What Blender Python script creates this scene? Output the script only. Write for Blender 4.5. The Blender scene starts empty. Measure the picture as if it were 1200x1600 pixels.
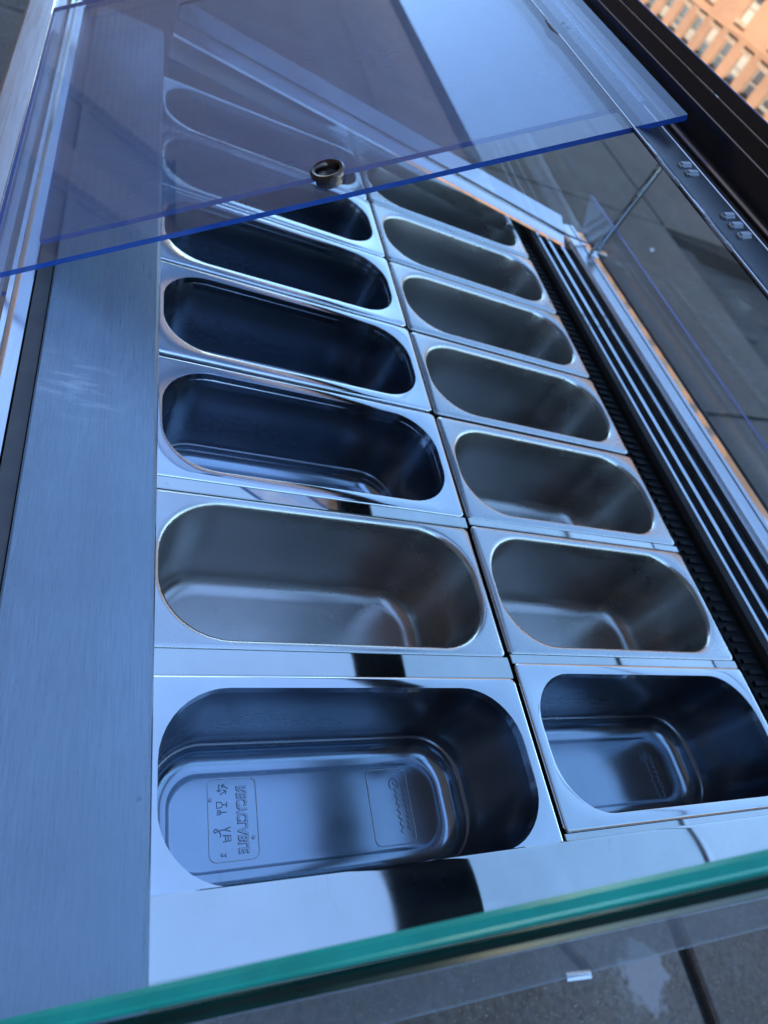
import bpy, bmesh, math, random
from mathutils import Vector, Matrix
random.seed(7)
sc = bpy.context.scene
COL = sc.collection
H = 0.95                      # height of the pan rims above the pavement

# ------------------------------------------------------------------ camera
RX = (0.8856848581854004, -0.17851573135834156, 0.4285959234975335)
RY = (0.11887682607622382, -0.8051628498174834, -0.5810172850232871)
RZ = (0.4488102407512004, 0.5655483347437111, -0.6918991609081953)
cam_d = bpy.data.cameras.new('camera')
cam = bpy.data.objects.new('camera', cam_d); COL.objects.link(cam)
cam_d.sensor_fit = 'VERTICAL'; cam_d.sensor_height = 36.0
cam_d.lens = 36.0 * 1050 / 1600
cam_d.clip_start = 0.01; cam_d.clip_end = 2000
m = Matrix(((RX[0], -RY[0], -RZ[0]), (RX[1], -RY[1], -RZ[1]), (RX[2], -RY[2], -RZ[2]))).to_4x4()
m.translation = Vector((-0.4122, -0.0631, 0.4747 + H))
cam.matrix_world = m
cam_d.dof.use_dof = True
cam_d.dof.focus_distance = 0.56
cam_d.dof.aperture_fstop = 6.3
sc.camera = cam

# ------------------------------------------------------------------ sky and sun
SUN_EL, SUN_AZ = math.radians(47), math.radians(200)   # azimuth of the direction TO the sun, from +X towards +Y
sun_dir = Vector((math.cos(SUN_EL) * math.cos(SUN_AZ), math.cos(SUN_EL) * math.sin(SUN_AZ), math.sin(SUN_EL)))
world = bpy.data.worlds.new('World'); sc.world = world; world.use_nodes = True
wn = world.node_tree.nodes; wl = world.node_tree.links
sky = wn.new('ShaderNodeTexSky'); sky.sky_type = 'NISHITA'; sky.sun_disc = False
sky.sun_elevation = SUN_EL
sky.sun_rotation = math.pi / 2 - SUN_AZ
sky.altitude = 50; sky.air_density = 1.0; sky.dust_density = 0.0; sky.ozone_density = 3.2
wn['Background'].inputs['Strength'].default_value = 0.15
wl.new(sky.outputs['Color'], wn['Background'].inputs['Color'])
sun_l = bpy.data.lights.new('sun', 'SUN'); sun_l.energy = 2.4; sun_l.angle = math.radians(0.5)
sun_l.color = (1.0, 0.86, 0.68)
sun = bpy.data.objects.new('sun', sun_l); COL.objects.link(sun)
sun.rotation_euler = (-sun_dir).to_track_quat('-Z', 'Y').to_euler()
sun.location = (0, 0, 30)

vs = sc.view_settings
vs.view_transform = 'Standard'; vs.look = 'None'; vs.gamma = 1.0; vs.use_curve_mapping = False
vs.exposure = 2.0
cy = sc.cycles
cy.max_bounces = 14; cy.glossy_bounces = 9; cy.diffuse_bounces = 3
cy.transmission_bounces = 6; cy.transparent_max_bounces = 24
cy.caustics_reflective = True; cy.caustics_refractive = False
cy.sample_clamp_indirect = 6.0
cy.use_denoising = True

# ------------------------------------------------------------------ material helpers
def new_mat(name):
    mt = bpy.data.materials.new(name); mt.use_nodes = True
    nt = mt.node_tree
    return mt, nt, nt.nodes['Principled BSDF']
def N(nt, t, **kw):
    n = nt.nodes.new(t)
    for k, v in kw.items(): setattr(n, k, v)
    return n
def obj_coords(nt, scale=(1, 1, 1)):
    tc = N(nt, 'ShaderNodeTexCoord'); mp = N(nt, 'ShaderNodeMapping')
    mp.inputs['Scale'].default_value = scale
    nt.links.new(tc.outputs['Object'], mp.inputs['Vector'])
    return mp.outputs['Vector']
def noise(nt, vec, scale, detail=4, rough=0.55):
    n = N(nt, 'ShaderNodeTexNoise')
    n.inputs['Scale'].default_value = scale; n.inputs['Detail'].default_value = detail
    n.inputs['Roughness'].default_value = rough
    nt.links.new(vec, n.inputs['Vector']); return n.outputs['Fac']
def maprange(nt, fac, a, b, c, d):
    n = N(nt, 'ShaderNodeMapRange')
    for i, v in zip(('From Min', 'From Max', 'To Min', 'To Max'), (a, b, c, d)): n.inputs[i].default_value = v
    nt.links.new(fac, n.inputs['Value']); return n.outputs['Result']
def ramp(nt, fac, stops):
    r = N(nt, 'ShaderNodeValToRGB'); cr = r.color_ramp
    while len(cr.elements) < len(stops): cr.elements.new(0.5)
    for e, (p, c) in zip(cr.elements, stops): e.position = p; e.color = (*c, 1)
    nt.links.new(fac, r.inputs['Fac']); return r.outputs['Color']
def mixc(nt, fac, a, b, mode='MIX'):
    n = N(nt, 'ShaderNodeMix', data_type='RGBA', blend_type=mode)
    for sock, v in ((n.inputs[0], fac), (n.inputs[6], a), (n.inputs[7], b)):
        if hasattr(v, 'is_linked'): nt.links.new(v, sock)
        elif isinstance(v, (int, float)): sock.default_value = v
        else: sock.default_value = (*v, 1)
    return n.outputs[2]
def bump(nt, bs, fac, strength, dist):
    b = N(nt, 'ShaderNodeBump'); b.inputs['Strength'].default_value = strength; b.inputs['Distance'].default_value = dist
    nt.links.new(fac, b.inputs['Height']); nt.links.new(b.outputs['Normal'], bs.inputs['Normal'])

def steel(name, base, r0, r1, stretch=(1, 1, 1), nscale=30, bstr=0.0, bdist=0.0002, aniso=0.0, smudge=0.0, wave=0.0, scr=0.0):
    mt, nt, bs = new_mat(name)
    bs.inputs['Metallic'].default_value = 1.0
    v = obj_coords(nt, stretch)
    f = noise(nt, v, nscale, 5)
    nt.links.new(maprange(nt, f, 0.3, 0.7, r0, r1), bs.inputs['Roughness'])
    v2 = obj_coords(nt)
    g = noise(nt, v2, 9, 6, 0.65)
    col = ramp(nt, g, [(0.3, tuple(c * 0.90 for c in base)), (0.7, tuple(min(1, c * 1.05) for c in base))])
    if smudge:
        s = noise(nt, v2, 42, 7, 0.7)
        sm = maprange(nt, s, 0.66, 0.76, 0.0, smudge)
        col = mixc(nt, sm, col, tuple(c * 0.35 for c in base))
    if scr:
        # hairline scratches: thin contour bands of soft noise, broken up by a second noise
        w = noise(nt, obj_coords(nt, (14, 5, 5)), 3.0, 1, 0.3)
        ab = N(nt, 'ShaderNodeMath', operation='PINGPONG'); ab.inputs[1].default_value = 0.09; nt.links.new(w, ab.inputs[0])
        ln = maprange(nt, ab.outputs[0], 0.0, 0.0022, 1.0, 0.0)
        mk = N(nt, 'ShaderNodeMath', operation='MULTIPLY'); nt.links.new(ln, mk.inputs[0]); nt.links.new(maprange(nt, noise(nt, v2, 17, 3), 0.54, 0.62, 0, scr), mk.inputs[1])
        col = mixc(nt, mk.outputs[0], col, tuple(c * 0.3 for c in base))
    nt.links.new(col, bs.inputs['Base Color'])
    if wave: bump(nt, bs, noise(nt, v2, 11, 2, 0.4), wave, 0.0015)
    if bstr: bump(nt, bs, f, bstr, bdist)
    if aniso: bs.inputs['Anisotropic'].default_value = aniso
    return mt

M = {}
M['mirror'] = steel('polished_steel', (0.68, 0.69, 0.66), 0.02, 0.06, (1, 1, 1), 14, smudge=0.3, wave=0.06, scr=0.35)
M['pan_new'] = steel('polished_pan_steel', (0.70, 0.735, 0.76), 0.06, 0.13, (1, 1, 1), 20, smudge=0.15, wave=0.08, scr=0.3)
M['pan_new_floor'] = steel('pan_floor_steel', (0.35, 0.44, 0.53), 0.14, 0.22, (1, 1, 1), 8, smudge=0.45, wave=0.05, scr=0.3)  # same steel as the rim, floor shade and sky blue toned in
M['pan_new_inside'] = steel('shaded_pan_wall_steel', (0.27, 0.30, 0.345), 0.20, 0.28, (1, 1, 3), 6, scr=0.15)  # same steel as the rim, shade of the walls painted into the base
M['pan_old_inside'] = steel('old_pan_inside_steel', (0.51, 0.50, 0.485), 0.23, 0.34, (1, 1, 3), 7, scr=0.2)  # inside of the old pans, darker and warmer than their rims
M['pan_old'] = steel('satin_pan_steel', (0.60, 0.62, 0.63), 0.22, 0.34, (1, 1, 1), 12, smudge=0.10, wave=0.08, scr=0.3)
M['emboss'] = steel('stamped_steel', (0.30, 0.36, 0.43), 0.2, 0.3)
M['alu'] = steel('aluminium', (0.70, 0.71, 0.73), 0.16, 0.26, (40, 1, 40), 12)
M['alu_bright'] = steel('polished_aluminium', (0.76, 0.765, 0.78), 0.04, 0.09, (20, 1, 20), 8)
M['chrome'] = steel('chromed_steel', (0.55, 0.54, 0.52), 0.06, 0.1)
M['ring'] = steel('dark_nickel', (0.13, 0.10, 0.085), 0.18, 0.3)

def brushed(name, base):
    mt, nt, bs = new_mat(name)
    bs.inputs['Metallic'].default_value = 1.0
    v = obj_coords(nt, (160, 5, 5)); f = noise(nt, v, 7, 6, 0.7)
    v3 = obj_coords(nt, (420, 14, 5)); f3 = noise(nt, v3, 6, 3, 0.6)
    v2 = obj_coords(nt); g = noise(nt, v2, 7, 7, 0.65)
    nt.links.new(maprange(nt, f, 0.3, 0.7, 0.26, 0.42), bs.inputs['Roughness'])
    col = ramp(nt, f, [(0.25, tuple(c * 0.66 for c in base)), (0.75, tuple(c * 1.08 for c in base))])
    col = mixc(nt, maprange(nt, g, 0.42, 0.72, 0, 0.6), col, tuple(c * 0.70 for c in base))
    s = noise(nt, obj_coords(nt, (1, 0.5, 1)), 120, 3, 0.6)
    col = mixc(nt, maprange(nt, s, 0.73, 0.78, 0, 0.5), col, tuple(c * 0.4 for c in base))
    # wiped smear marks near the groove
    geo = N(nt, 'ShaderNodeNewGeometry'); ds = N(nt, 'ShaderNodeVectorMath', operation='DISTANCE'); ds.inputs[1].default_value = (-0.398, 0.41, H + 0.015)
    nt.links.new(geo.outputs['Position'], ds.inputs[0])
    mp = N(nt, 'ShaderNodeMapping'); mp.inputs['Rotation'].default_value = (0, 0, 0.7); mp.inputs['Scale'].default_value = (25, 110, 1); nt.links.new(geo.outputs['Position'], mp.inputs['Vector'])
    st = noise(nt, mp.outputs['Vector'], 1.0, 5, 0.6)
    mk = N(nt, 'ShaderNodeMath', operation='MULTIPLY'); nt.links.new(maprange(nt, ds.outputs['Value'], 0.012, 0.05, 1, 0), mk.inputs[0]); nt.links.new(maprange(nt, st, 0.48, 0.66, 0, 0.42), mk.inputs[1])
    col = mixc(nt, mk.outputs[0], col, (0.72, 0.74, 0.78))
    nt.links.new(col, bs.inputs['Base Color'])
    bump(nt, bs, f3, 0.25, 0.0004)
    bs.inputs['Anisotropic'].default_value = 0.4
    return mt
M['worktop'] = brushed('brushed_steel', (0.33, 0.41, 0.475))

def plain(name, col, rough, metallic=0.0, spec=0.5, var=0.15, nscale=60):
    mt, nt, bs = new_mat(name)
    f = noise(nt, obj_coords(nt), nscale, 5)
    nt.links.new(ramp(nt, f, [(0.3, tuple(c * (1 - var) for c in col)), (0.7, tuple(min(1, c * (1 + var)) for c in col))]), bs.inputs['Base Color'])
    nt.links.new(maprange(nt, f, 0.3, 0.7, max(0.02, rough * 0.85), rough * 1.15), bs.inputs['Roughness'])
    bs.inputs['Metallic'].default_value = metallic
    bs.inputs['Specular IOR Level'].default_value = spec
    return mt
M['black'] = plain('black_enamel', (0.012, 0.012, 0.014), 0.22)
M['black_matt'] = plain('black_plastic', (0.005, 0.005, 0.006), 0.6, spec=0.2)
M['dark_grey'] = plain('dark_grey_plastic', (0.022, 0.021, 0.021), 0.6, spec=0.25)
M['clip'] = plain('pale_grey', (0.42, 0.46, 0.50), 0.35)  # pale tone stands in for sky highlights on the clips; also paper
M['slate'] = plain('slate_blue_enamel', (0.02, 0.024, 0.032), 0.3)
M['gasket'] = plain('rubber_gasket', (0.115, 0.112, 0.11), 0.6, spec=0.25)
M['liner'] = plain('dark_liner', (0.03, 0.032, 0.036), 0.5)
M['body'] = plain('grey_painted_panel', (0.25, 0.26, 0.27), 0.4)

def pane(name, tint, f0=0.045, haze=0.0, haze_col=(0.4, 0.5, 0.7), rough=0.0):
    """Clear sheet: transparent body, mirror reflection that rises towards grazing, a diffuse haze mixed in."""
    mt = bpy.data.materials.new(name); mt.use_nodes = True; nt = mt.node_tree
    nt.nodes.remove(nt.nodes['Principled BSDF'])
    out = nt.nodes['Material Output']
    tr = N(nt, 'ShaderNodeBsdfTransparent'); tr.inputs['Color'].default_value = (*tint, 1)
    gl = N(nt, 'ShaderNodeBsdfGlossy'); gl.inputs['Roughness'].default_value = rough; gl.inputs['Color'].default_value = (1, 1, 1, 1)
    lw = N(nt, 'ShaderNodeLayerWeight'); lw.inputs['Blend'].default_value = 0.5
    pw = N(nt, 'ShaderNodeMath', operation='POWER'); pw.inputs[1].default_value = 5.0
    nt.links.new(lw.outputs['Facing'], pw.inputs[0])
    fr = maprange(nt, pw.outputs[0], 0, 1, f0, 1.0)
    body = tr.outputs[0]
    if haze:
        df = N(nt, 'ShaderNodeBsdfDiffuse'); df.inputs['Color'].default_value = (*haze_col, 1)
        f = noise(nt, obj_coords(nt), 6, 6, 0.65); f2 = noise(nt, obj_coords(nt, (1, 12, 1)), 25, 4, 0.7)
        mul = N(nt, 'ShaderNodeMath', operation='MULTIPLY'); nt.links.new(f, mul.inputs[0]); nt.links.new(f2, mul.inputs[1])
        hz = maprange(nt, mul.outputs[0], 0.1, 0.45, haze * 0.4, haze * 1.8)
        mx = N(nt, 'ShaderNodeMixShader'); nt.links.new(hz, mx.inputs[0]); nt.links.new(body, mx.inputs[1]); nt.links.new(df.outputs[0], mx.inputs[2])
        body = mx.outputs[0]
    mx = N(nt, 'ShaderNodeMixShader')
    nt.links.new(fr, mx.inputs[0]); nt.links.new(body, mx.inputs[1]); nt.links.new(gl.outputs[0], mx.inputs[2])
    nt.links.new(mx.outputs[0], out.inputs['Surface'])
    return mt
M['glass'] = pane('clear_glass', (0.96, 0.985, 0.975), 0.055)
M['shelf_glass'] = pane('shelf_glass', (0.93, 0.97, 0.96), 0.05)
M['cover'] = pane('blue_tinted_acrylic', (0.90, 0.94, 0.985), 0.085, 0.075, (0.36, 0.47, 0.72))  # blue haze: scuffs, with some of the reflected sky painted in
M['band_sheet'] = pane('pale_band_acrylic', (0.90, 0.95, 0.95), 0.10, 0.05)
M['cover_veiled'] = pane('veiled_acrylic', (0.90, 0.94, 0.985), 0.085, 0.36, (0.33, 0.40, 0.54))  # grimy haze plus a painted veil of reflections over the far pans
M['guard'] = pane('clear_acrylic', (0.96, 0.97, 0.985), 0.05, 0.015)

def edge_mat(name, col, rough=0.15, trans=0.3):
    mt, nt, bs = new_mat(name)
    f = noise(nt, obj_coords(nt, (1, 1, 1)), 30, 4)
    nt.links.new(ramp(nt, f, [(0.25, tuple(c * 0.8 for c in col)), (0.75, tuple(min(1, c * 1.15) for c in col))]), bs.inputs['Base Color'])
    bs.inputs['Roughness'].default_value = rough
    bs.inputs['Transmission Weight'].default_value = trans
    bs.inputs['IOR'].default_value = 1.5
    return mt
M['edge_blue'] = edge_mat('blue_acrylic_edge', (0.012, 0.062, 0.30), 0.2, 0.0)
M['edge_navy'] = edge_mat('navy_acrylic_edge', (0.012, 0.03, 0.26), 0.2, 0.0)
M['edge_teal'] = edge_mat('green_glass_edge', (0.03, 0.56, 0.40), 0.14, 0.0)
M['edge_deep'] = edge_mat('deep_green_glass_edge', (0.003, 0.035, 0.028), 0.12, 0.0)
M['edge_shelf'] = edge_mat('dark_glass_edge', (0.03, 0.028, 0.03), 0.1, 0.0)

# ------------------------------------------------------------------ mesh helpers
def link(name, me, mats, parent=None, loc=(0, 0, 0)):
    for mt in mats: me.materials.append(mt)
    o = bpy.data.objects.new(name, me); COL.objects.link(o)
    o.location = loc
    if parent: o.parent = parent
    return o
def tag(o, label=None, cat=None, group=None, kind=None):
    if label: o['label'] = label
    if cat: o['category'] = cat
    if group: o['group'] = group
    if kind: o['kind'] = kind
    return o
def mesh(verts, faces, smooth=False, idx=None, sharp=None):
    me = bpy.data.meshes.new('mesh'); me.from_pydata(verts, [], faces)
    if idx: 
        for p, i in zip(me.polygons, idx): p.material_index = i
    if smooth:
        me.polygons.foreach_set('use_smooth', [True] * len(me.polygons))
    bm = bmesh.new(); bm.from_mesh(me); bmesh.ops.recalc_face_normals(bm, faces=bm.faces); bm.to_mesh(me); bm.free()
    if smooth and sharp: me.set_sharp_from_angle(angle=math.radians(sharp))
    me.update(); return me
def box_mesh(x0, x1, y0, y1, z0, z1, bev=0.0):
    bm = bmesh.new()
    vs_ = [bm.verts.new((x, y, z)) for z in (z0, z1) for y in (y0, y1) for x in (x0, x1)]
    for f in ((0, 2, 3, 1), (4, 5, 7, 6), (0, 1, 5, 4), (2, 6, 7, 3), (0, 4, 6, 2), (1, 3, 7, 5)): bm.faces.new([vs_[i] for i in f])
    if bev: bmesh.ops.bevel(bm, geom=list(bm.edges), offset=bev, segments=2, affect='EDGES')
    bmesh.ops.recalc_face_normals(bm, faces=bm.faces)
    me = bpy.data.meshes.new('mesh'); bm.to_mesh(me); bm.free(); return me
def extrude_xz(poly, y0, y1, fx=None, n=1, cap_idx=0, side_idx=None, bev=0.0):
    """Closed polygon in x,z run along y; fx bends x with y."""
    k = len(poly); V = []; F = []; I = []
    for j in range(n + 1):
        y = y0 + (y1 - y0) * j / n
        for x, z in poly: V.append((fx(x, y) if fx else x, y, z))
    for j in range(n):
        for i in range(k):
            a = j * k + i; b = j * k + (i + 1) % k
            F.append((a, b, b + k, a + k)); I.append(side_idx[i] if side_idx else 0)
    F.append(tuple(range(k))); I.append(cap_idx); F.append(tuple(range(n * k, n * k + k))); I.append(cap_idx)
    me = mesh(V, F, idx=I)
    if bev:
        bm = bmesh.new(); bm.from_mesh(me)
        bmesh.ops.bevel(bm, geom=[e for e in bm.edges if e.calc_face_angle(0) > 0.3], offset=bev, segments=2, affect='EDGES')
        bm.to_mesh(me); bm.free()
    return me
def extrude_yz(poly, x0, x1, bev=0.0):
    k = len(poly)
    V = [(x0, y, z) for y, z in poly] + [(x1, y, z) for y, z in poly]
    F = [(i, (i + 1) % k, (i + 1) % k + k, i + k) for i in range(k)] + [tuple(range(k)), tuple(range(k, 2 * k))]
    return mesh(V, F)

# ------------------------------------------------------------------ street: pavement, kerb, road
def stone_mat(name, c0, c1, stain=False, scale=1.0):
    mt, nt, bs = new_mat(name)
    tc = N(nt, 'ShaderNodeNewGeometry')
    v = tc.outputs['Position']
    a = noise(nt, v, 1.6 * scale, 8, 0.65); b = noise(nt, v, 55 * scale, 6, 0.7); c = noise(nt, v, 240 * scale, 2, 0.5)
    md = noise(nt, v, 9 * scale, 7, 0.7)
    col = ramp(nt, a, [(0.3, c0), (0.7, c1)])
    col = mixc(nt, maprange(nt, md, 0.42, 0.68, 0, 0.7), col, (c1[0] * 0.75, c1[1] * 0.62, c1[2] * 0.48))
    col = mixc(nt, maprange(nt, b, 0.35, 0.7, 0, 0.75), col, tuple(x * 0.45 for x in c0))
    col = mixc(nt, maprange(nt, c, 0.66, 0.74, 0, 0.9), col, tuple(min(1, x * 2.6) for x in c1))
    if stain:
        sub = N(nt, 'ShaderNodeVectorMath', operation='DISTANCE'); sub.inputs[1].default_value = (0.93, -0.155, 0.0)
        nt.links.new(v, sub.inputs[0])
        wob = noise(nt, v, 22, 5, 0.6)
        ad = N(nt, 'ShaderNodeMath', operation='MULTIPLY_ADD'); ad.inputs[1].default_value = 0.11
        nt.links.new(wob, ad.inputs[0]); nt.links.new(sub.outputs['Value'], ad.inputs[2])
        fac = maprange(nt, ad.outputs[0], 0.112, 0.128, 0.75, 0.0)
        col = mixc(nt, fac, col, (0.34, 0.33, 0.32))
    nt.links.new(col, bs.inputs['Base Color'])
    bs.inputs['Roughness'].default_value = 0.85
    bs.inputs['Specular IOR Level'].default_value = 0.25
    bump(nt, bs, b, 0.5, 0.004)
    return mt
M['slab'] = stone_mat('paving_stone', (0.125, 0.108, 0.094), (0.23, 0.198, 0.165), True)
M['kerb'] = stone_mat('kerb_stone', (0.06, 0.057, 0.054), (0.10, 0.092, 0.082))
M['asphalt'] = stone_mat('asphalt', (0.06, 0.057, 0.053), (0.115, 0.10, 0.085))
M['bedding'] = stone_mat('joint_dirt', (0.018, 0.017, 0.015), (0.03, 0.028, 0.024))

road = link('road', mesh([(-400, -400, -0.13), (400, -400, -0.13), (400, 400, -0.13), (-400, 400, -0.13)], [(0, 1, 2, 3)]), [M['asphalt']])
tag(road, kind='structure')
pav = link('pavement', box_mesh(-3.38, 3.72, -8, 26, -0.125, -0.022), [M['bedding']]); tag(pav, kind='structure')
xs = [-3.35, -1.55, 1.085, 3.705, 6.35]
SKEW = 0.18
yj = [2.04 + 2.16 * i for i in range(-4, 11)]
for i in range(4):
    for j in range(len(yj) - 1):
        g = 0.018
        if i == 3 and yj[j] < 4.0: continue       # only road beside the kerb there
        x0, x1 = xs[i] + g, xs[i + 1] - g
        off = 0.9 if i == 0 else 0.0
        ya, yb = yj[j] + off + g, yj[j + 1] + off - g
        t = random.uniform(-0.004, 0.003)
        # worn outline: edge points wander a little
        def side(p, q, n=9):
            return [(p[0] + (q[0] - p[0]) * k / n + (random.uniform(-1, 1) * 0.006 if k else 0), p[1] + (q[1] - p[1]) * k / n + (random.uniform(-1, 1) * 0.006 if k else 0)) for k in range(n)]
        cs = [(x0, ya), (x1, ya), (x1, yb), (x0, yb)]
        out = side(cs[0], cs[1]) + side(cs[1], cs[2]) + side(cs[2], cs[3]) + side(cs[3], cs[0])
        cx_, cy_ = (x0 + x1) / 2, (ya + yb) / 2
        n = len(out); V = []
        for z, e in ((-0.10, 0.0), (-0.008 + t, 0.0), (t, 0.007)):
            for x, y in out:
                x2 = x + (cx_ - x) * e / (cx_ - x0); y2 = y + (cy_ - y) * e / (cy_ - ya)
                V.append((x2, y2 + SKEW * (x2 - 2.5), z))
        F = [tuple(range(2 * n, 3 * n))]
        for q in (0, n):
            for s_ in range(n): F.append((q + s_, q + (s_ + 1) % n, q + n + (s_ + 1) % n, q + n + s_))
        link('paving_slab', mesh(V, F), [M['slab']], pav)
kerb = link('kerb', box_mesh(3.725, 3.73, -8, 4.32, -0.128, -0.03), [M['bedding']]); tag(kerb, kind='structure')
link('pavement_bed', box_mesh(3.722, 6.38, 4.36, 26, -0.125, -0.022), [M['bedding']], pav)
for j in range(11):
    y0 = -7.9 + j * 1.1
    link('kerb_stone', box_mesh(3.735, 3.93, y0 + 0.005, y0 + 1.095, -0.129, -0.03 + random.uniform(-0.006, 0.004), 0.012), [M['kerb']], kerb)

# ------------------------------------------------------------------ sunlit brick building over the road
def brick_mat(name, c0, c1, mortar, scale=1.0):
    mt, nt, bs = new_mat(name)
    geo = N(nt, 'ShaderNodeNewGeometry'); sp = N(nt, 'ShaderNodeSeparateXYZ'); nt.links.new(geo.outputs['Position'], sp.inputs[0])
    cb = N(nt, 'ShaderNodeCombineXYZ'); nt.links.new(sp.outputs['Y'], cb.inputs['X']); nt.links.new(sp.outputs['Z'], cb.inputs['Y'])
    br = N(nt, 'ShaderNodeTexBrick'); br.inputs['Scale'].default_value = 1.0
    br.inputs['Brick Width'].default_value = 0.24 * scale; br.inputs['Row Height'].default_value = 0.08 * scale; br.inputs['Mortar Size'].default_value = 0.008 * scale
    br.inputs['Color1'].default_value = (*c0, 1); br.inputs['Color2'].default_value = (*c1, 1); br.inputs['Mortar'].default_value = (*mortar, 1)
    nt.links.new(cb.outputs[0], br.inputs['Vector'])
    big = noise(nt, geo.outputs['Position'], 0.45, 6, 0.6)
    col = mixc(nt, maprange(nt, big, 0.35, 0.7, 0, 0.55), br.outputs['Color'], tuple(min(1, c * 1.5) for c in c1))
    nt.links.new(col, bs.inputs['Base Color']); bs.inputs['Roughness'].default_value = 0.85
    return mt
M['brick'] = brick_mat('orange_brick', (0.34, 0.17, 0.095), (0.40, 0.215, 0.12), (0.42, 0.29, 0.19), 1.3)
M['brick_dark'] = brick_mat('brown_brick', (0.16, 0.09, 0.07), (0.20, 0.115, 0.085), (0.22, 0.19, 0.17))
M['stone_trim'] = plain('pale_stone', (0.46, 0.33, 0.22), 0.8, nscale=3)
M['frame_white'] = plain('cream_window_frame', (0.42, 0.36, 0.28), 0.5, nscale=5)
M['window_glass'] = plain('dark_window_glass', (0.10, 0.105, 0.115), 0.08, nscale=2)
M['brown_trim'] = plain('brown_stone', (0.17, 0.125, 0.105), 0.85, nscale=3)
M['shutter'] = plain('brown_shutter', (0.155, 0.10, 0.08), 0.8, nscale=3)
M['blind'] = plain('cream_blind', (0.50, 0.45, 0.37), 0.8, nscale=2)
M['roof'] = plain('roof_felt', (0.06, 0.06, 0.065), 0.8, nscale=3)

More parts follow.
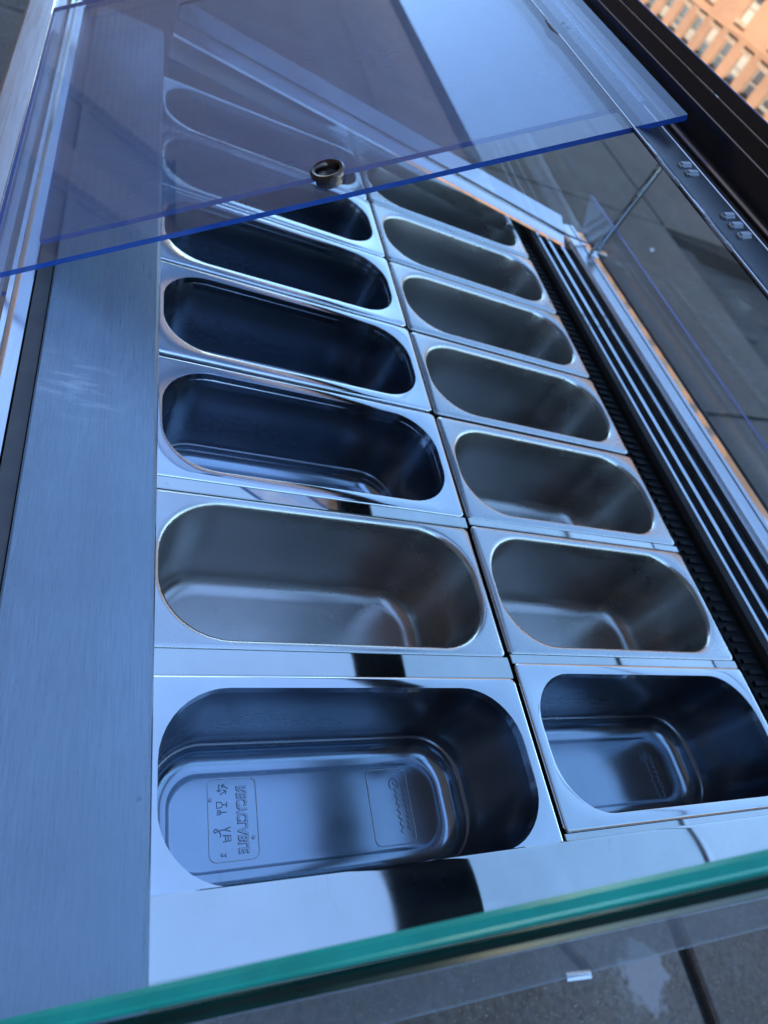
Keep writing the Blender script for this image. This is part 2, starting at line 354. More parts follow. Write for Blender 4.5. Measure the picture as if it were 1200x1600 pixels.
def building(name, label, xf, sgn, y0, y1, ztop, thick, wins, wall_mat, trim=None, cat='building', cornice=True):
    """Block whose street face is the plane x = xf; the block lies on the side sgn. Window openings are cut in the face."""
    trim = trim or M['stone_trim']
    e = bpy.data.objects.new(name, None); COL.objects.link(e); e.location = (xf, (y0 + y1) / 2, -0.13)
    tag(e, label, cat)
    L = (-xf, -(y0 + y1) / 2, 0.13)
    # face divided by the window grid so that openings are real holes
    ys = sorted(set([y0, y1] + [w[0] for w in wins] + [w[1] for w in wins]))
    zs = sorted(set([-0.13, ztop] + [w[2] for w in wins] + [w[3] for w in wins]))
    holes = set()
    for w in wins:
        for iy in range(len(ys) - 1):
            for iz in range(len(zs) - 1):
                if w[0] <= ys[iy] and ys[iy + 1] <= w[1] and w[2] <= zs[iz] and zs[iz + 1] <= w[3]: holes.add((iy, iz))
    V = [(xf, y, z) for z in zs for y in ys]; F = []
    n = len(ys)
    for iz in range(len(zs) - 1):
        for iy in range(n - 1):
            if (iy, iz) not in holes:
                a = iz * n + iy; F.append((a, a + 1, a + n + 1, a + n))
    base = len(V); xb = xf + sgn * thick
    V += [(xf, y0, -0.13), (xf, y1, -0.13), (xf, y1, ztop), (xf, y0, ztop), (xb, y0, -0.13), (xb, y1, -0.13), (xb, y1, ztop), (xb, y0, ztop)]
    b = base
    F += [(b + 4, b + 5, b + 6, b + 7), (b, b + 4, b + 7, b + 3), (b + 1, b + 2, b + 6, b + 5)]
    # reveals
    dpt = 0.16
    for (wa, wb, za, zb) in wins:
        k = len(V); xr = xf + sgn * dpt
        V += [(xf, wa, za), (xf, wb, za), (xf, wb, zb), (xf, wa, zb), (xr, wa, za), (xr, wb, za), (xr, wb, zb), (xr, wa, zb)]
        for q in range(4): F.append((k + q, k + (q + 1) % 4, k + 4 + (q + 1) % 4, k + 4 + q))
    me = bpy.data.meshes.new('mesh'); me.from_pydata(V, [], F)
    link('wall', me, [wall_mat], e, L)
    lo, hi = (xf, xb) if sgn > 0 else (xb, xf)
    link('roof', box_mesh(lo + 0.02, hi - 0.02, y0 + 0.02, y1 - 0.02, ztop - 0.2, ztop + 0.05), [M['roof']], e, L)
    if cornice:
        for dz, pr, hh in ((0.0, 0.35, 0.22), (-0.32, 0.2, 0.26), (-0.95, 0.12, 0.16)):
            xa, xc = sorted((xf - sgn * pr, xf + sgn * 0.05))
            link('cornice', box_mesh(xa, xc, y0 - 0.05, y1 + 0.05, ztop + dz - hh + 0.06, ztop + dz + 0.06), [trim], e, L)
    for (wa, wb, za, zb) in wins:
        h_, w_ = zb - za, wb - wa
        # pane first, then frame, sill and lintel around it; shared local mesh per size
        key = (round(h_, 2), round(w_, 2), sgn)
        if key not in WIN:
            s = sgn
            def bx(x0, x1, ya, yb, zc, zd): return box_mesh(min(x0, x1), max(x0, x1), ya, yb, zc, zd)
            bm = bmesh.new()
            t = 0.055
            for r in ((0, t, 0, h_), (w_ - t, w_, 0, h_), (t, w_ - t, 0, t), (t, w_ - t, h_ - t, h_), (t, w_ - t, h_ * 0.5 - 0.03, h_ * 0.5 + 0.03)):
                q = bx(s * 0.08, s * 0.13, *r); bm.from_mesh(q)
            fr = bpy.data.meshes.new('mesh'); bm.to_mesh(fr); bm.free()
            fr.materials.append(M['frame_white'] if s > 0 else trim)
            gl = bx(s * 0.115, s * 0.125, 0, w_, 0, h_); gl.materials.append(M['window_glass'] if s > 0 else M['shutter'])
            sl = bx(-s * 0.08, s * 0.1, -0.09, w_ + 0.09, -0.12, -0.002); sl.materials.append(trim)
            li = bx(-s * 0.04, s * 0.1, -0.1, w_ + 0.1, h_ + 0.002, h_ + 0.17); li.materials.append(trim)
            WIN[key] = (gl, fr, sl, li)
        gl, fr, sl, li = WIN[key]
        p = Vector((xf, wa, za)) + Vector(L)
        o = bpy.data.objects.new('window', gl); COL.objects.link(o); o.parent = e; o.location = p
        for nm, me2 in (('window_frame', fr), ('window_sill', sl), ('window_lintel', li)):
            c = bpy.data.objects.new(nm, me2); COL.objects.link(c); c.parent = o
        if sgn > 0 and random.random() < 0.75:
            hb = h_ * random.choice((0.25, 0.4, 0.5, 0.5, 0.7))
            lo_ = random.random() < 0.6
            bkey = (round(hb, 3), round(h_, 3), round(w_, 3), lo_)
            if bkey not in BLIND:
                BLIND[bkey] = box_mesh(0.098, 0.112, 0.05, w_ - 0.05, 0.05 if lo_ else h_ - hb, hb if lo_ else h_ - 0.05); BLIND[bkey].materials.append(M['blind'])
            c = bpy.data.objects.new('window_blind', BLIND[bkey]); COL.objects.link(c); c.parent = o
    return e
WIN = {}; BLIND = {}
DB = 22.0
wins = []
for k in range(24):
    yw = 14.6 + k * 1.33
    for za, zb in ((3.05, 4.1), (5.6, 6.75), (8.0, 9.15), (10.4, 11.5)): wins.append((yw, yw + 0.62, za, zb))
    if k % 2 == 0: wins.append((yw + 0.1, yw + 0.75, 0.35, 1.35))
building('brick_building', 'sunlit orange brick building with rows of narrow windows beyond the cabinet', DB, 1, 13.6, 48.0, 14.2, 8.0, wins, M['brick'])
wins = []
for k in range(12):
    yw = -12 + k * 1.7
    for za in (1.2, 4.8, 8.4, 12.0, 15.4): wins.append((yw, yw + 1.15, za, za + 2.0))
building('brown_building', 'tall brown building mirrored in the sliding covers, shading the pavement', -3.4, -1, -14, 60, 19.6, 9.0, wins, M['brick_dark'], M['brown_trim'])

# ------------------------------------------------------------------ the display cabinet
cab = bpy.data.objects.new('display_cabinet', None); COL.objects.link(cab); cab.location = (0.04, 0.57, 0)
tag(cab, 'stainless steel and glass ice cream display cabinet with black top frame standing on pavement', 'display cabinet')
CL = (-0.04, -0.57, H)
def part(name, me, mats, parent=None, loc=None):
    if parent: return link(name, me, mats, parent, loc or (0, 0, 0))
    return link(name, me, mats, cab, loc or CL)
YN, YF = -0.042, 1.17         # near and far end of the body
def fx(x, y):                 # the front sill bows out a little towards the near end
    k = 0.028 + max(0.0, min(0.17, x - 0.39)) * 0.2
    return x + k * (1.07 - y)

# worktop on the operator's side, with turned-down inner edge
wt = [(-0.4315, -0.03), (-0.4315, 0.0135), (-0.430, 0.015), (-0.334, 0.015), (-0.3312, 0.0143), (-0.3300, 0.0125), (-0.3300, -0.030), (-0.334, -0.030)]
part('worktop', extrude_xz(wt, -0.30, 1.262), [M['worktop']])
part('channel_seal', extrude_xz([(-0.4455, -0.02), (-0.4455, 0.0115), (-0.4325, 0.0115), (-0.4325, -0.02)], -0.30, 1.255), [M['gasket']])
ch = [(-0.519, -0.05), (-0.519, 0.0145), (-0.516, 0.0165), (-0.488, 0.0165), (-0.486, 0.0145), (-0.485, 0.004), (-0.474, 0.004), (-0.472, 0.0125), (-0.470, 0.0165), (-0.466, 0.0175), (-0.462, 0.0165), (-0.460, 0.0125), (-0.458, 0.009), (-0.4475, 0.0085), (-0.4470, -0.05)]
cm = extrude_xz(ch, -0.30, 1.262)
part('slide_channel', cm, [M['alu']])

# pan well
part('well_liner', extrude_xz([(-0.335, -0.03), (-0.335, -0.24), (0.40, -0.24), (0.40, -0.02), (0.395, -0.02), (0.395, -0.235), (-0.33, -0.235), (-0.33, -0.03)], YN, YF), [M['liner']])
for y in (0.1575, 0.3268):
    w = 0.0107 if y < 0.2 else 0.0069
    part('pan_divider', box_mesh(-0.3285, -0.001, y - w, y + w, -0.012, -0.0015, 0.0008), [M['mirror']])
for y in (0.1670, 0.3303):
    part('pan_divider', box_mesh(0.003, 0.336, y - 0.0046, y + 0.0046, -0.012, -0.0020, 0.0006), [M['mirror']])
for y in (0.4915, 0.6535, 0.8145, 0.975):
    part('pan_support', box_mesh(-0.3285, 0.336, y - 0.005, y + 0.005, -0.022, -0.0145, 0.0006), [M['alu']])
part('centre_support', box_mesh(-0.002, 0.0045, 0.0, 1.15, -0.030, -0.0225, 0.0006), [M['liner']])
# polished strip at the near end, rolled edge towards the pans
es = [(-0.0445, -0.03), (-0.0445, 0.0005), (0.0010, 0.0035), (0.0032, 0.0030), (0.0040, 0.0015), (0.0040, -0.03)]
ns = 60; V = []; F = []; ke = len(es)
for i in range(ns + 1):
    x = -0.3295 + 0.7295 * i / ns
    dip = 0.0048 * math.exp(-((x + 0.162) / 0.105) ** 2)            # shallow dent in the sheet
    for y, z in es: V.append((x, y, z - (dip if z > -0.01 else 0) + 0.0044))
for i in range(ns):
    for k in range(ke): F.append((i * ke + k, i * ke + (k + 1) % ke, (i + 1) * ke + (k + 1) % ke, (i + 1) * ke + k))
F += [tuple(range(ke)), tuple(range(ns * ke, ns * ke + ke))]
part('end_strip', mesh(V, F, True, sharp=20), [M['mirror']])
part('end_ledge', box_mesh(0.004, 0.336, 0.0045, 0.0105, -0.02, -0.004, 0.0006), [M['mirror']])

# air grille along the front with its teeth
gv = []; gf = []
part('air_grille', extrude_xz([(0.338, -0.03), (0.338, -0.016), (0.373, -0.013), (0.373, -0.03)], YN, YF, fx, 8), [M['black_matt']])
bm = bmesh.new()
y = 0.0
while y < 1.13:
    q = box_mesh(fx(0.343, y), fx(0.371, y), y, y + 0.006, -0.0145, -0.0115); bm.from_mesh(q); bpy.data.meshes.remove(q)
    y += 0.0145
gm = bpy.data.meshes.new('mesh'); bm.to_mesh(gm); bm.free()
tag(part('grille_teeth', gm, [M['black_matt']]), kind='stuff')
part('grille_bar', extrude_xz([(0.3735, -0.03), (0.3735, -0.006), (0.376, 0.001), (0.3885, 0.003), (0.3885, -0.03)], YN, YF, fx, 8), [M['dark_grey']])
part('track_bed', extrude_xz([(0.389, -0.04), (0.389, -0.012), (0.4755, -0.012), (0.4755, -0.04)], YN, YF, fx, 8), [M['black_matt']])
for x in (0.3892, 0.4150, 0.4480):
    part('track_fin', extrude_xz([(x, -0.0115), (x, 0.0014), (x + 0.0038, 0.0036), (x + 0.0042, 0.0030), (x + 0.0042, -0.0115)], YN, 1.072, fx, 8), [M['alu_bright']])
part('track_wall', extrude_xz([(0.4665, -0.0115), (0.4665, -0.003), (0.4750, -0.003), (0.4750, -0.0115)], YN, 1.072, fx, 8), [M['dark_grey']])
# front sill: stepped aluminium extrusion
sill = [(0.476, -0.05), (0.476, 0.004), (0.4785, 0.006), (0.4805, 0.004), (0.482, -0.001), (0.490, -0.001), (0.4925, 0.004), (0.512, 0.0075), (0.5145, 0.0055), (0.5155, 0.0085), (0.522, 0.0095), (0.5235, 0.0035), (0.5245, -0.05)]
part('front_sill', extrude_xz(sill, YN, YF, fx, 8), [M['alu']])
part('sill_mirror', extrude_xz([(0.525, -0.05), (0.525, 0.0012), (0.5615, 0.0012), (0.5615, -0.05)], YN, YF, fx, 8), [M['alu_bright']])
part('glass_gasket', extrude_xz([(0.562, -0.05), (0.562, 0.004), (0.5655, 0.004), (0.5655, -0.05)], YN, YF, fx, 8), [M['gasket']])
part('front_glass', extrude_xz([(0.566, -0.04), (0.566, 0.3985), (0.572, 0.3985), (0.572, -0.04)], YN, YF - 0.03, fx, 8), [M['glass']])
part('front_panel', extrude_xz([(0.5725, -0.86), (0.5725, -0.03), (0.590, -0.03), (0.590, -0.86)], YN, YF, fx, 8), [M['body']])
part('rear_panel', box_mesh(-0.505, -0.49, YN, YF, -0.86, -0.051), [M['body']])
part('near_panel', box_mesh(-0.489, 0.60, YN + 0.0005, YN + 0.012, -0.86, -0.0505), [M['body']])
part('far_panel', box_mesh(-0.489, 0.56, YF - 0.013, YF - 0.0005, -0.86, -0.051), [M['body']])
part('base_plate', box_mesh(-0.489, 0.56, YN + 0.013, YF - 0.014, -0.88, -0.86), [M['body']])
for x in (-0.44, 0.50):
    for y in (0.03, 1.09):
        bm = bmesh.new(); bmesh.ops.create_cone(bm, cap_ends=True, segments=20, radius1=0.022, radius2=0.026, depth=0.071)
        me = bpy.data.meshes.new('mesh'); bm.to_mesh(me); bm.free()
        part('foot', me, [M['black_matt']], None, (x - 0.04, y - 0.57, 0.0355))

# far end: sloping bar, light strip and glass pane
def bar(x0, z0, x1, z1, ya, yb, h0, h1, tilt=0.0):
    V = []
    for x, z in ((x0, z0), (x1, z1)):
        V += [(x, ya, z - h0), (x, yb, z - h0), (x, yb, z + h1 + tilt), (x, ya, z + h1)]
    return mesh(V, [(0, 1, 2, 3), (4, 7, 6, 5), (0, 4, 5, 1), (1, 5, 6, 2), (2, 6, 7, 3), (3, 7, 4, 0)])
XL, ZL = -0.329, 0.079
XR, ZR = 0.474, -0.0005
part('end_bar', bar(XL, ZL, XR, ZR, 1.074, 1.086, 0.010, 0.0), [M['alu_bright']])
part('end_bar_face', bar(XL, ZL - 0.003, XR, ZR - 0.003, 1.0865, 1.118, 0.03, 0.0, 0.008), [M['alu']])
part('end_bar_cap', bar(XL, ZL + 0.0005, XR, ZR + 0.0005, 1.1185, 1.165, 0.03, 0.007, 0.014), [M['alu']])

def plane_z(x): return 0.02 + 0.66 * (x + 0.487)      # the slope on which the covers slide
def side_glass(name, ya, yb, off, edge, x0=-0.484):
    """Upright end pane: sloped operator edge, flat under the shelf."""
    z = lambda x: plane_z(x) - off
    bev = 0.0022
    out = [(x0, 0.018), (x0, z(x0)), (0.018, z(0.018)), (0.018, 0.3435), (0.565, 0.3435), (0.565, 0.010), (-0.30, 0.010)]
    if ya > 0.5: out = [(XL + 0.002, ZL + 0.012), (XL + 0.002, z(XL)), (0.018, z(0.018)), (0.018, 0.3435), (0.565, 0.3435), (0.565, 0.012), (XR, 0.012)]
    k = len(out)
    V = [(x, ya, zz) for x, zz in out] + [(x, yb, zz) for x, zz in out]
    F = [tuple(range(k)), tuple(range(k, 2 * k))]; I = [0, 0]
    for i in range(k):
        F.append((i, (i + 1) % k, (i + 1) % k + k, i + k)); I.append(1)
    me = mesh(V, F, idx=I)
    bm = bmesh.new(); bm.from_mesh(me)
    es_ = [e for e in bm.edges if e.calc_face_angle(0) > 1.2 and abs(e.verts[0].co.y - e.verts[1].co.y) < 1e-6]
    bmesh.ops.bevel(bm, geom=es_, offset=bev, segments=1, affect='EDGES', material=1)
    bm.to_mesh(me); bm.free()
    return part(name, me, [M['glass'], edge])
side_glass('end_glass', -0.0542, -0.0458, 0.0, M['edge_teal'])
side_glass('outer_end_glass', -0.0620, -0.0550, 0.001, M['edge_deep'])
part('added_band_sheet', extrude_yz([(-0.0625, 0.050), (-0.0612, 0.050), (-0.0825, 0.0), (-0.0838, 0.0)], -0.40, 0.60), [M['band_sheet']])  # added sheet, makes the pale translucent band beside the glass edge
side_glass('end_glass', 1.100, 1.106, 0.012, M['edge_shelf'])

# top frame: black channel, upright wall, thin bright beads, glass shelf on top
YT0, YT1 = -0.055, 1.20
tf = part('top_frame', extrude_xz([(0.045, 0.346), (0.0205, 0.3502), (0.0545, 0.3580), (0.0895, 0.3580), (0.0895, 0.3995), (0.0965, 0.3995), (0.0965, 0.344)], YT0, YT1), [M['black']])
part('holder_strip', extrude_xz([(0.0195, 0.3503), (0.0195, 0.3535), (0.0215, 0.3548), (0.0530, 0.3610), (0.0545, 0.3605), (0.0545, 0.3585)], YT0, YT1), [M['slate']], tf)
def bead(x, z, r, y0, y1, mat, name):
    poly = [(x + r * math.cos(a), z + r * math.sin(a)) for a in [math.pi * 2 * i / 8 for i in range(8)]]
    return part(name, extrude_xz(poly, y0, y1), [mat], tf)
bead(0.0185, 0.3530, 0.0011, YT0, YT1, M['alu'], 'frame_bead')
bead(0.0560, 0.3602, 0.0013, YT0, YT1, M['alu'], 'frame_bead')
bead(0.0868, 0.3605, 0.0026, YT0, YT1, M['alu'], 'frame_bead')
bead(0.0885, 0.3865, 0.0013, YT0, YT1, M['alu'], 'frame_bead')
def dome(cx, cy_, cz, rx, ry, rz):
    bm = bmesh.new(); bmesh.ops.create_uvsphere(bm, u_segments=14, v_segments=8, radius=1.0)
    bmesh.ops.scale(bm, vec=(rx, ry, rz), verts=bm.verts); bmesh.ops.translate(bm, vec=(cx, cy_, cz), verts=bm.verts)
    for f in bm.faces: f.smooth = True
    me = bpy.data.meshes.new('mesh'); bm.to_mesh(me); bm.free(); return me
def clip(y, nb):
    bm = bmesh.new()
    for k in range(nb):
        yy = y + k * 0.0135
        q = box_mesh(-0.0085, 0.0065, -0.0036, 0.0036, -0.0026, 0.0024, 0.0018)
        q.transform(Matrix.Translation((0.0415, yy, 0.3592)) @ Matrix.Rotation(-0.19, 4, 'Y') @ Matrix.Rotation(0.30, 4, 'Z')); bm.from_mesh(q); bpy.data.meshes.remove(q)
    for k in range(7):
        q = dome(0.0185 - 0.0018 * math.sin(k * 0.9), y - 0.016 + k * 0.0095, 0.3530, 0.0019, 0.0095, 0.0016); bm.from_mesh(q); bpy.data.meshes.remove(q)  # pale beads shaped as the wavy highlights along the frame edge
    me = bpy.data.meshes.new('mesh'); bm.to_mesh(me); bm.free()
    part('glass_clip', me, [M['clip']], tf)
for y, nb in ((0.444, 2), (0.352, 3), (0.20, 3), (0.75, 2)): clip(y, nb)
sh = [(0.0975, 0.400), (0.0975, 0.4102), (0.0983, 0.411), (0.62, 0.411), (0.62, 0.400)]
part('top_shelf', extrude_xz(sh, YT0, YT1, side_idx=[1, 2, 0, 1, 0], cap_idx=1), [M['shelf_glass'], M['edge_shelf'], M['edge_blue']])
for y in (1.078, -0.02):
    bm = bmesh.new(); bmesh.ops.create_cone(bm, cap_ends=True, segments=24, radius1=0.007, radius2=0.007, depth=0.399 - 0.004)
    for f in bm.faces: f.smooth = len(f.verts) == 4
    me = bpy.data.meshes.new('mesh'); bm.to_mesh(me); bm.free()
    part('corner_post', me, [M['chrome']], None, (fx(0.535, y) - 0.04, y - 0.57, H + 0.2015))
# foot clamp of the post
part('post_clamp', box_mesh(0.516, 0.555, 1.060, 1.073, 0.0096, 0.022, 0.002), [M['alu_bright']])

# low acrylic guard standing behind the tracks
gp = [(0.4835, 0.0005), (0.432, 0.112), (0.4368, 0.1126), (0.4865, 0.0005)]
part('acrylic_guard', extrude_xz(gp, 0.0, 1.068, fx, 8, side_idx=[0, 1, 0, 0], cap_idx=0), [M['guard'], M['edge_navy']])

# ------------------------------------------------------------------ sliding covers
def cover(name, label, off, x0, x1, y0, y1, ring, mat='cover'):
    e = bpy.data.objects.new(name, None); COL.objects.link(e)
    ang = math.atan(0.66); L = (x1 - x0) / math.cos(ang)
    e.location = (x0, y0, H + plane_z(x0) - off); e.rotation_euler = (0, -ang, 0)
    tag(e, label, 'sliding cover', 'sliding acrylic covers over the pans')
    t = 0.005; W = y1 - y0
    bm = bmesh.new()
    vs_ = [bm.verts.new((x, y, z)) for z in (-t, 0) for y in (0, W) for x in (0, L)]
    for f, i in (((0, 2, 3, 1), 0), ((4, 5, 7, 6), 0), ((0, 1, 5, 4), 1), ((2, 6, 7, 3), 1), ((0, 4, 6, 2), 1), ((1, 3, 7, 5), 1)):
        bm.faces.new([vs_[k] for k in f]).material_index = i
    bmesh.ops.recalc_face_normals(bm, faces=bm.faces)
    me = bpy.data.meshes.new('mesh'); bm.to_mesh(me); bm.free()
    link('sheet', me, [M[mat], M['edge_blue']], e)
    if ring:
        # finger ring pressed into a hole: lathe profile
        ro, ri, prof = 0.0165, 0.0105, []
        prof = [(ri, -0.0062), (ri, 0.004), (ri + 0.0015, 0.0065), (ro - 0.002, 0.0072), (ro, 0.0055), (ro, 0.0025), (ro - 0.0018, 0.0015), (ro - 0.0018, 0.0004), (ro - 0.0035, 0.0003), (ro - 0.0035, -0.0062)]
        n = 40; V = []; F = []; k = len(prof)
        for i in range(n):
            a = 2 * math.pi * i / n
            for r, z in prof: V.append((r * math.cos(a), r * math.sin(a), z))
        for i in range(n):
            for j in range(k):
                F.append((i * k + j, i * k + (j + 1) % k, ((i + 1) % n) * k + (j + 1) % k, ((i + 1) % n) * k + j))
        xr = (ring[0] - x0) / math.cos(ang)
        link('finger_ring', mesh(V, F, True, sharp=35), [M['ring']], e, (xr, ring[1] - y0, 0.0))
    return e
cover('sliding_cover', 'upper clear blue-edged acrylic cover with dark metal finger ring', 0.0, -0.486, 0.060, 0.5195, 1.16, (-0.2135, 0.5555))
cover('sliding_cover', 'lower clear acrylic cover without a ring, just beneath the upper one', 0.015, -0.4475, 0.058, 0.581, 1.18, None, 'cover_veiled')

# ------------------------------------------------------------------ pans
def rrect(hx, hy, r, z, seg=10):
    pts = []
    for cx, cy_, a0 in ((hx - r, hy - r, 0), (-hx + r, hy - r, 90), (-hx + r, -hy + r, 180), (hx - r, -hy + r, 270)):
        for i in range(seg + 1):
            a = math.radians(a0 + 90 * i / seg)
            pts.append((cx + r * math.cos(a), cy_ + r * math.sin(a), z))
    return pts
def pan_mesh(hx, hy, ox, oy, kind, sy=0.0):
    """Rim half size hx,hy; opening half size ox,oy; loops from the rim's under-lip over the rim, down the wall to the floor."""
    Ls = []
    if kind == 'new':
        r = 0.052
        Ls += [rrect(hx - 0.002, hy - 0.002, 0.005, -0.0062), rrect(hx, hy, 0.006, -0.0055), rrect(hx, hy, 0.006, -0.0014), rrect(hx - 0.0010, hy - 0.0010, 0.0055, -0.0003), rrect(hx - 0.0026, hy - 0.0026, 0.005, 0.0)]
        Ls += [rrect(ox + 0.0006, oy + 0.0006, r, 0.0), rrect(ox + 0.0001, oy + 0.0001, r, -0.0002), rrect(ox, oy, r, -0.0009)]
        Ls += [rrect(ox - 0.0006, oy - 0.0006, r, -0.008), rrect(ox - 0.0011, oy - 0.0011, r, -0.0105), rrect(ox - 0.003, oy - 0.003, r - 0.001, -0.04), rrect(ox - 0.006, oy - 0.006, r - 0.004, -0.085)]
        # step: one rolled bead, short wall, wide fillet
        Ls += [rrect(ox - 0.007, oy - 0.007, 0.046, -0.0985), rrect(ox - 0.0078, oy - 0.0078, 0.0455, -0.0996), rrect(ox - 0.0092, oy - 0.0092, 0.044, -0.1002), rrect(ox - 0.0102, oy - 0.0102, 0.043, -0.1012), rrect(ox - 0.0108, oy - 0.0108, 0.0425, -0.1045)]
        for i in range(1, 9):
            a = math.radians(90 * i / 8)
            d = 0.0108 + 0.016 * (1 - math.cos(a)); zz = -0.1045 - 0.0145 * math.sin(a)
            Ls.append(rrect(ox - d, oy - d, max(0.02, 0.0425 - d + 0.0108), zz))
        Ls.append(rrect(ox - 0.0282, oy - 0.0282, 0.026, -0.1190)); Ls.append(rrect(ox - 0.0290, oy - 0.0290, 0.025, -0.1185)); Ls.append(rrect(ox - 0.032, oy - 0.032, 0.024, -0.1184))
        zf = -0.1183; sharp = 50
    else:
        r = 0.058
        Ls += [rrect(hx - 0.002, hy - 0.002, 0.005, -0.0072), rrect(hx, hy, 0.006, -0.0065), rrect(hx, hy, 0.006, -0.0032), rrect(hx - 0.0012, hy - 0.0012, 0.0055, -0.0018), rrect(hx - 0.004, hy - 0.004, 0.006, -0.0010)]
        Ls += [rrect(ox + 0.0065, oy + 0.0050, r + 0.002, 0.0), rrect(ox + 0.0040, oy + 0.0035, r + 0.001, -0.0003), rrect(ox + 0.0020, oy + 0.0020, r, -0.0013), rrect(ox + 0.0006, oy + 0.0006, r, -0.0032), rrect(ox, oy, r, -0.0065)]
        Ls += [rrect(ox - 0.003, oy - 0.003, r - 0.001, -0.04), rrect(ox - 0.0065, oy - 0.0065, r - 0.004, -0.085), rrect(ox - 0.0085, oy - 0.0085, 0.050, -0.102)]
        for i in range(1, 9):
            a = math.radians(90 * i / 8)
            d = 0.0085 + 0.019 * (1 - math.cos(a)); zz = -0.102 - 0.019 * math.sin(a)
            Ls.append(rrect(ox - d, oy - d, max(0.02, 0.050 - d + 0.0085), zz))
        zf = -0.121; sharp = 60
    n = len(Ls[0]); V = [p for l in Ls for p in l]; F = []
    for j in range(len(Ls) - 1):
        for i in range(n):
            a = j * n + i; b = j * n + (i + 1) % n
            F.append((a, b, b + n, a + n))
    # floor: concentric strips to the centre line so that it stays flat with a slight dish
    last = (len(Ls) - 1) * n
    F.append(tuple(last + i for i in range(n)))
    k_in = 8 if kind == 'new' else 9
    k_fl = k_in + 8 if kind == 'new' else 999
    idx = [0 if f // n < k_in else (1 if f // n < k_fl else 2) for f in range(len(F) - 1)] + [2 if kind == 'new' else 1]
    return mesh(V, F, True, idx=idx, sharp=sharp)
PM = {}
def pan(cx, cy_, kind, hy, oy, label, dz=0.0, rot=0.0):
    key = (kind, hy, oy)
    if key not in PM:
        PM[key] = pan_mesh(0.1665, hy, 0.1555, oy, kind)
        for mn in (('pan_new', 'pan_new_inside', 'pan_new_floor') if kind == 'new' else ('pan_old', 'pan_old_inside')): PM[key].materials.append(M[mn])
    o = bpy.data.objects.new('pan', PM[key]); COL.objects.link(o)
    o.location = (cx, cy_, H + dz); o.rotation_euler = (random.uniform(-0.004, 0.004), random.uniform(-0.002, 0.002), rot)
    tag(o, label, 'pan', 'steel ice cream pans in the cabinet')
    return o
XLc, XRc = -0.1685, 0.1697
P = {}
P['L1'] = pan(XLc, 0.0700, 'new', 0.0765, 0.0665, 'nearest polished steel pan with RECYCLABLE stamped in its floor')
P['R1'] = pan(XRc, 0.0865, 'new', 0.0755, 0.0650, 'polished steel pan at the near right, partly cut off by the picture edge')
P['L2'] = pan(XLc, 0.2440, 'old', 0.0755, 0.0665, 'dull satin steel pan beside the worktop, second from the near end')
P['R2'] = pan(XRc, 0.2485, 'old', 0.0765, 0.0660, 'dull satin steel pan beside the front sill, second from the near end')
names = {3: 'third', 4: 'fourth', 5: 'fifth', 6: 'sixth', 7: 'seventh'}
for r in range(3, 8):
    yl = 0.4115 + (r - 3) * 0.1612
    P['L%d' % r] = pan(XLc, yl, 'new', 0.0775, 0.0650, 'polished steel pan beside the worktop, %s from the near end' % names[r], rot=random.uniform(-0.006, 0.006), dz=random.uniform(-0.0012, 0.0006))
    P['R%d' % r] = pan(XRc, yl + 0.0015, 'old', 0.0775, 0.0655, 'dull satin steel pan beside the front sill, %s from the near end' % names[r], rot=random.uniform(-0.006, 0.006), dz=random.uniform(-0.0012, 0.0006))
for r in (3, 4, 5):
    pan(XLc - 0.0012, P['L%d' % r].location.y - 0.0012, 'new', 0.0775, 0.0650, 'steel pan nested underneath the %s polished pan beside the worktop' % names[r], dz=P['L%d' % r].location.z - H - 0.0072, rot=P['L%d' % r].rotation_euler.z + 0.004)

# stamped marks on the floor of the nearest pan and on its right neighbour
def text_mesh(txt, size, bold=0.0):
    cu = bpy.data.curves.new('txt', 'FONT'); cu.body = txt; cu.size = size; cu.extrude = 0.0004; cu.bevel_depth = 0.00025; cu.bevel_resolution = 1
    cu.align_x = 'CENTER'; cu.align_y = 'CENTER'; cu.offset = bold
    t = bpy.data.objects.new('txt', cu); COL.objects.link(t)
    dg = bpy.context.evaluated_depsgraph_get()
    me = bpy.data.meshes.new_from_object(t.evaluated_get(dg)); COL.objects.unlink(t); bpy.data.objects.remove(t)
    return me
def tubes(paths, r=0.0006, closed=True, seg=6):
    """Raised beads along flat polylines."""
    V = []; F = []
    for pts in paths:
        cl = pts[0] == pts[-1]
        if cl: pts = pts[:-1]
        n = len(pts); b = len(V)
        for i, (x, y) in enumerate(pts):
            p0 = pts[(i - 1) % n] if (cl or i) else pts[0]; p1 = pts[(i + 1) % n] if (cl or i < n - 1) else pts[-1]
            dx, dy = p1[0] - p0[0], p1[1] - p0[1]; l = math.hypot(dx, dy) or 1
            nx, ny = -dy / l, dx / l
            for k in range(seg):
                a = math.pi * 2 * k / seg
                V.append((x + nx * r * math.cos(a), y + ny * r * math.cos(a), r * math.sin(a)))
        for i in range(n if cl else n - 1):
            for k in range(seg):
                a = b + i * seg + k; c = b + i * seg + (k + 1) % seg
                a2 = b + ((i + 1) % n) * seg + k; c2 = b + ((i + 1) % n) * seg + (k + 1) % seg
                F.append((a, c, c2, a2))
    return mesh(V, F, True, sharp=80)
ZFL = -0.1180
p1 = P['L1']
def floor_pt(x, y): return (x - p1.location.x, y - p1.location.y, ZFL)
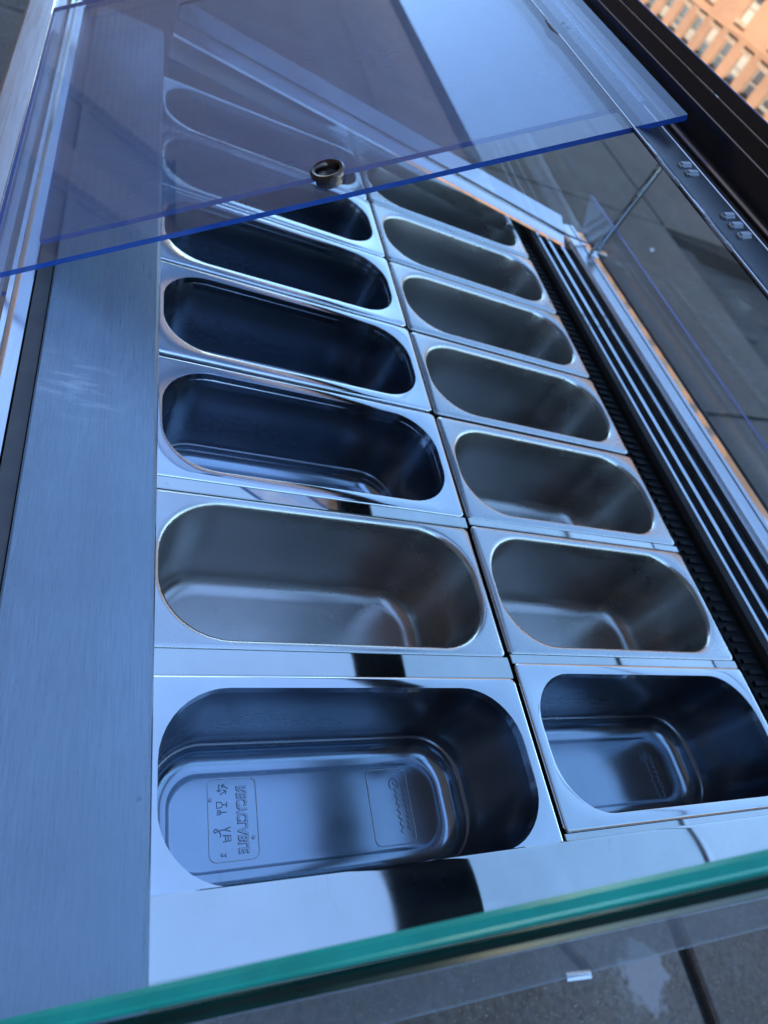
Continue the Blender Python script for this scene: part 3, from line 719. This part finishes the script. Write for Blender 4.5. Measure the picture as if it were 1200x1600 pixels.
# mirrored word reading towards the near end
t = link('stamped_word', text_mesh('RECYCLABLE', 0.0092, 0.0002), [M['emboss']], p1, floor_pt(-0.2328, 0.0705))
t.rotation_euler = (0, 0, math.radians(-90)); t.scale = (1, -1.25, 1)
rr = lambda cx, cy_, hx, hy, r: [(cx + a, cy_ + b) for a, b, _ in rrect(hx, hy, r, 0, 5)] + [(cx + hx, cy_ + hy - r)]
def frame_path(cx, cy_, hx, hy, r):
    q = [(cx + a, cy_ + b) for a, b, _ in rrect(hx, hy, r, 0, 5)]; return q + [q[0]]
link('stamped_border', tubes([frame_path(0, 0, 0.0208, 0.0325, 0.006)], 0.00045), [M['pan_new']], p1, floor_pt(-0.2410, 0.0715))
# recycling arrows
arr = []
for k in range(3):
    a = math.radians(90 + 120 * k); b = math.radians(90 + 120 * (k + 1))
    q0 = (0.0055 * math.cos(a), 0.0055 * math.sin(a)); q1 = (0.0055 * math.cos(b), 0.0055 * math.sin(b))
    lerp = lambda s: (q0[0] + (q1[0] - q0[0]) * s, q0[1] + (q1[1] - q0[1]) * s)
    arr.append([lerp(0.08), lerp(0.72)])
    t_ = lerp(0.72); d_ = ((q1[0] - q0[0]) / 0.0095, (q1[1] - q0[1]) / 0.0095)
    arr.append([(t_[0] - d_[0] * 0.0018 - d_[1] * 0.0018, t_[1] - d_[1] * 0.0018 + d_[0] * 0.0018), t_, (t_[0] - d_[0] * 0.0018 + d_[1] * 0.0018, t_[1] - d_[1] * 0.0018 - d_[0] * 0.0018)])
o = link('stamped_recycling_arrows', tubes(arr, 0.0004), [M['emboss']], p1, floor_pt(-0.2493, 0.0953)); o.rotation_euler = (0, 0, math.radians(-90))
# glass and fork
gf_ = [[(-0.004, 0.004), (-0.0035, 0.000), (-0.0015, -0.001), (0.0005, 0.000), (0.001, 0.004), (-0.004, 0.004)], [(-0.0015, -0.001), (-0.0015, -0.0045)], [(-0.0035, -0.0045), (0.0005, -0.0045)],
       [(0.0045, -0.0045), (0.0045, 0.0005), (0.003, 0.001), (0.003, 0.004)], [(0.0045, 0.0005), (0.006, 0.001), (0.006, 0.004)], [(0.0045, 0.0005), (0.0045, 0.004)]]
o = link('stamped_glass_and_fork', tubes(gf_, 0.0004), [M['emboss']], p1, floor_pt(-0.2505, 0.0812)); o.rotation_euler = (0, 0, math.radians(-90)); o.scale = (1, -1, 1)
# figure dropping litter in a bin
tm = [[(-0.001 + 0.0013 * math.cos(a), 0.0062 + 0.0013 * math.sin(a)) for a in [i * math.pi / 4 for i in range(9)]], [(-0.001, 0.0048), (-0.0015, 0.000), (-0.003, -0.005)], [(-0.0015, 0.000), (0.000, -0.005)], [(-0.001, 0.0042), (0.0015, 0.0025), (0.0035, 0.003)],
      [(0.0025, 0.001), (0.003, -0.005), (0.0065, -0.005), (0.007, 0.001)], [(0.0027, -0.001), (0.0068, -0.001)], [(0.0028, -0.003), (0.0067, -0.003)]]
tm[0][-1] = tm[0][0]
o = link('stamped_bin_figure', tubes(tm, 0.0004), [M['emboss']], p1, floor_pt(-0.2492, 0.0615)); o.rotation_euler = (0, 0, math.radians(-90)); o.scale = (1.1, -1.1, 1)
o = link('stamped_number', text_mesh('2', 0.006), [M['emboss']], p1, floor_pt(-0.2500, 0.0440)); o.rotation_euler = (0, 0, math.radians(-90)); o.scale = (1, -1, 1)
# small rivets by the border
for x, y in ((-0.2599, 0.0867), (-0.2247, 0.0547)):
    me = text_mesh('•', 0.010); link('stamped_dot', me, [M['emboss']], p1, floor_pt(x, y))
def scribble(n, w, seed):
    rnd = random.Random(seed); pts = []
    for i in range(n):
        s = i / (n - 1); pts.append((w * (s - 0.5), 0.0022 * math.sin(i * 1.9) * rnd.uniform(0.4, 1.2)))
    return pts
sg = [scribble(26, 0.046, 3), [(x, y - 0.008) for x, y in scribble(30, 0.042, 5)], [(-0.020 + 0.006 * math.cos(a), 0.001 + 0.0045 * math.sin(a)) for a in [0.8 + i * 0.45 for i in range(11)]]]
o = link('stamped_maker_mark', tubes(sg, 0.00035), [M['emboss']], p1, floor_pt(-0.0840, 0.0690)); o.rotation_euler = (0, 0, math.radians(-90)); o.scale = (1, -1, 1)
link('stamped_border', tubes([frame_path(0, 0, 0.021, 0.0335, 0.006)], 0.00045), [M['pan_new']], p1, floor_pt(-0.0915, 0.0700))
p2 = P['R1']
o = link('stamped_maker_mark', tubes(sg, 0.00045), [M['emboss']], p2, (0.089, -0.010, ZFL)); o.rotation_euler = (0, 0, math.radians(-90)); o.scale = (1.2, -1.2, 1)

# ------------------------------------------------------------------ small litter
def litter(name, label, cat, me, mat, loc, rz):
    o = link(name, me, [mat], None, loc); o.rotation_euler = (0, 0, rz); tag(o, label, cat)
litter('foil_strip', 'short folded strip of silver foil lying on the dark pavement by the glass end', 'foil strip',
       extrude_yz([(-0.008, 0), (-0.008, 0.002), (-0.002, 0.0045), (0.0, 0.002), (0.003, 0.0045), (0.008, 0.002), (0.008, 0)], -0.034, 0.034), M['alu'], (0.742, -0.124, 0.003), -0.08)
litter('paper_scrap', 'tiny crumpled white paper scrap near the paving joint', 'paper scrap',
       extrude_yz([(-0.012, 0), (-0.010, 0.007), (-0.002, 0.012), (0.004, 0.006), (0.010, 0.010), (0.012, 0)], -0.035, 0.030), M['clip'], (3.22, 3.83, 0.003), 0.5)
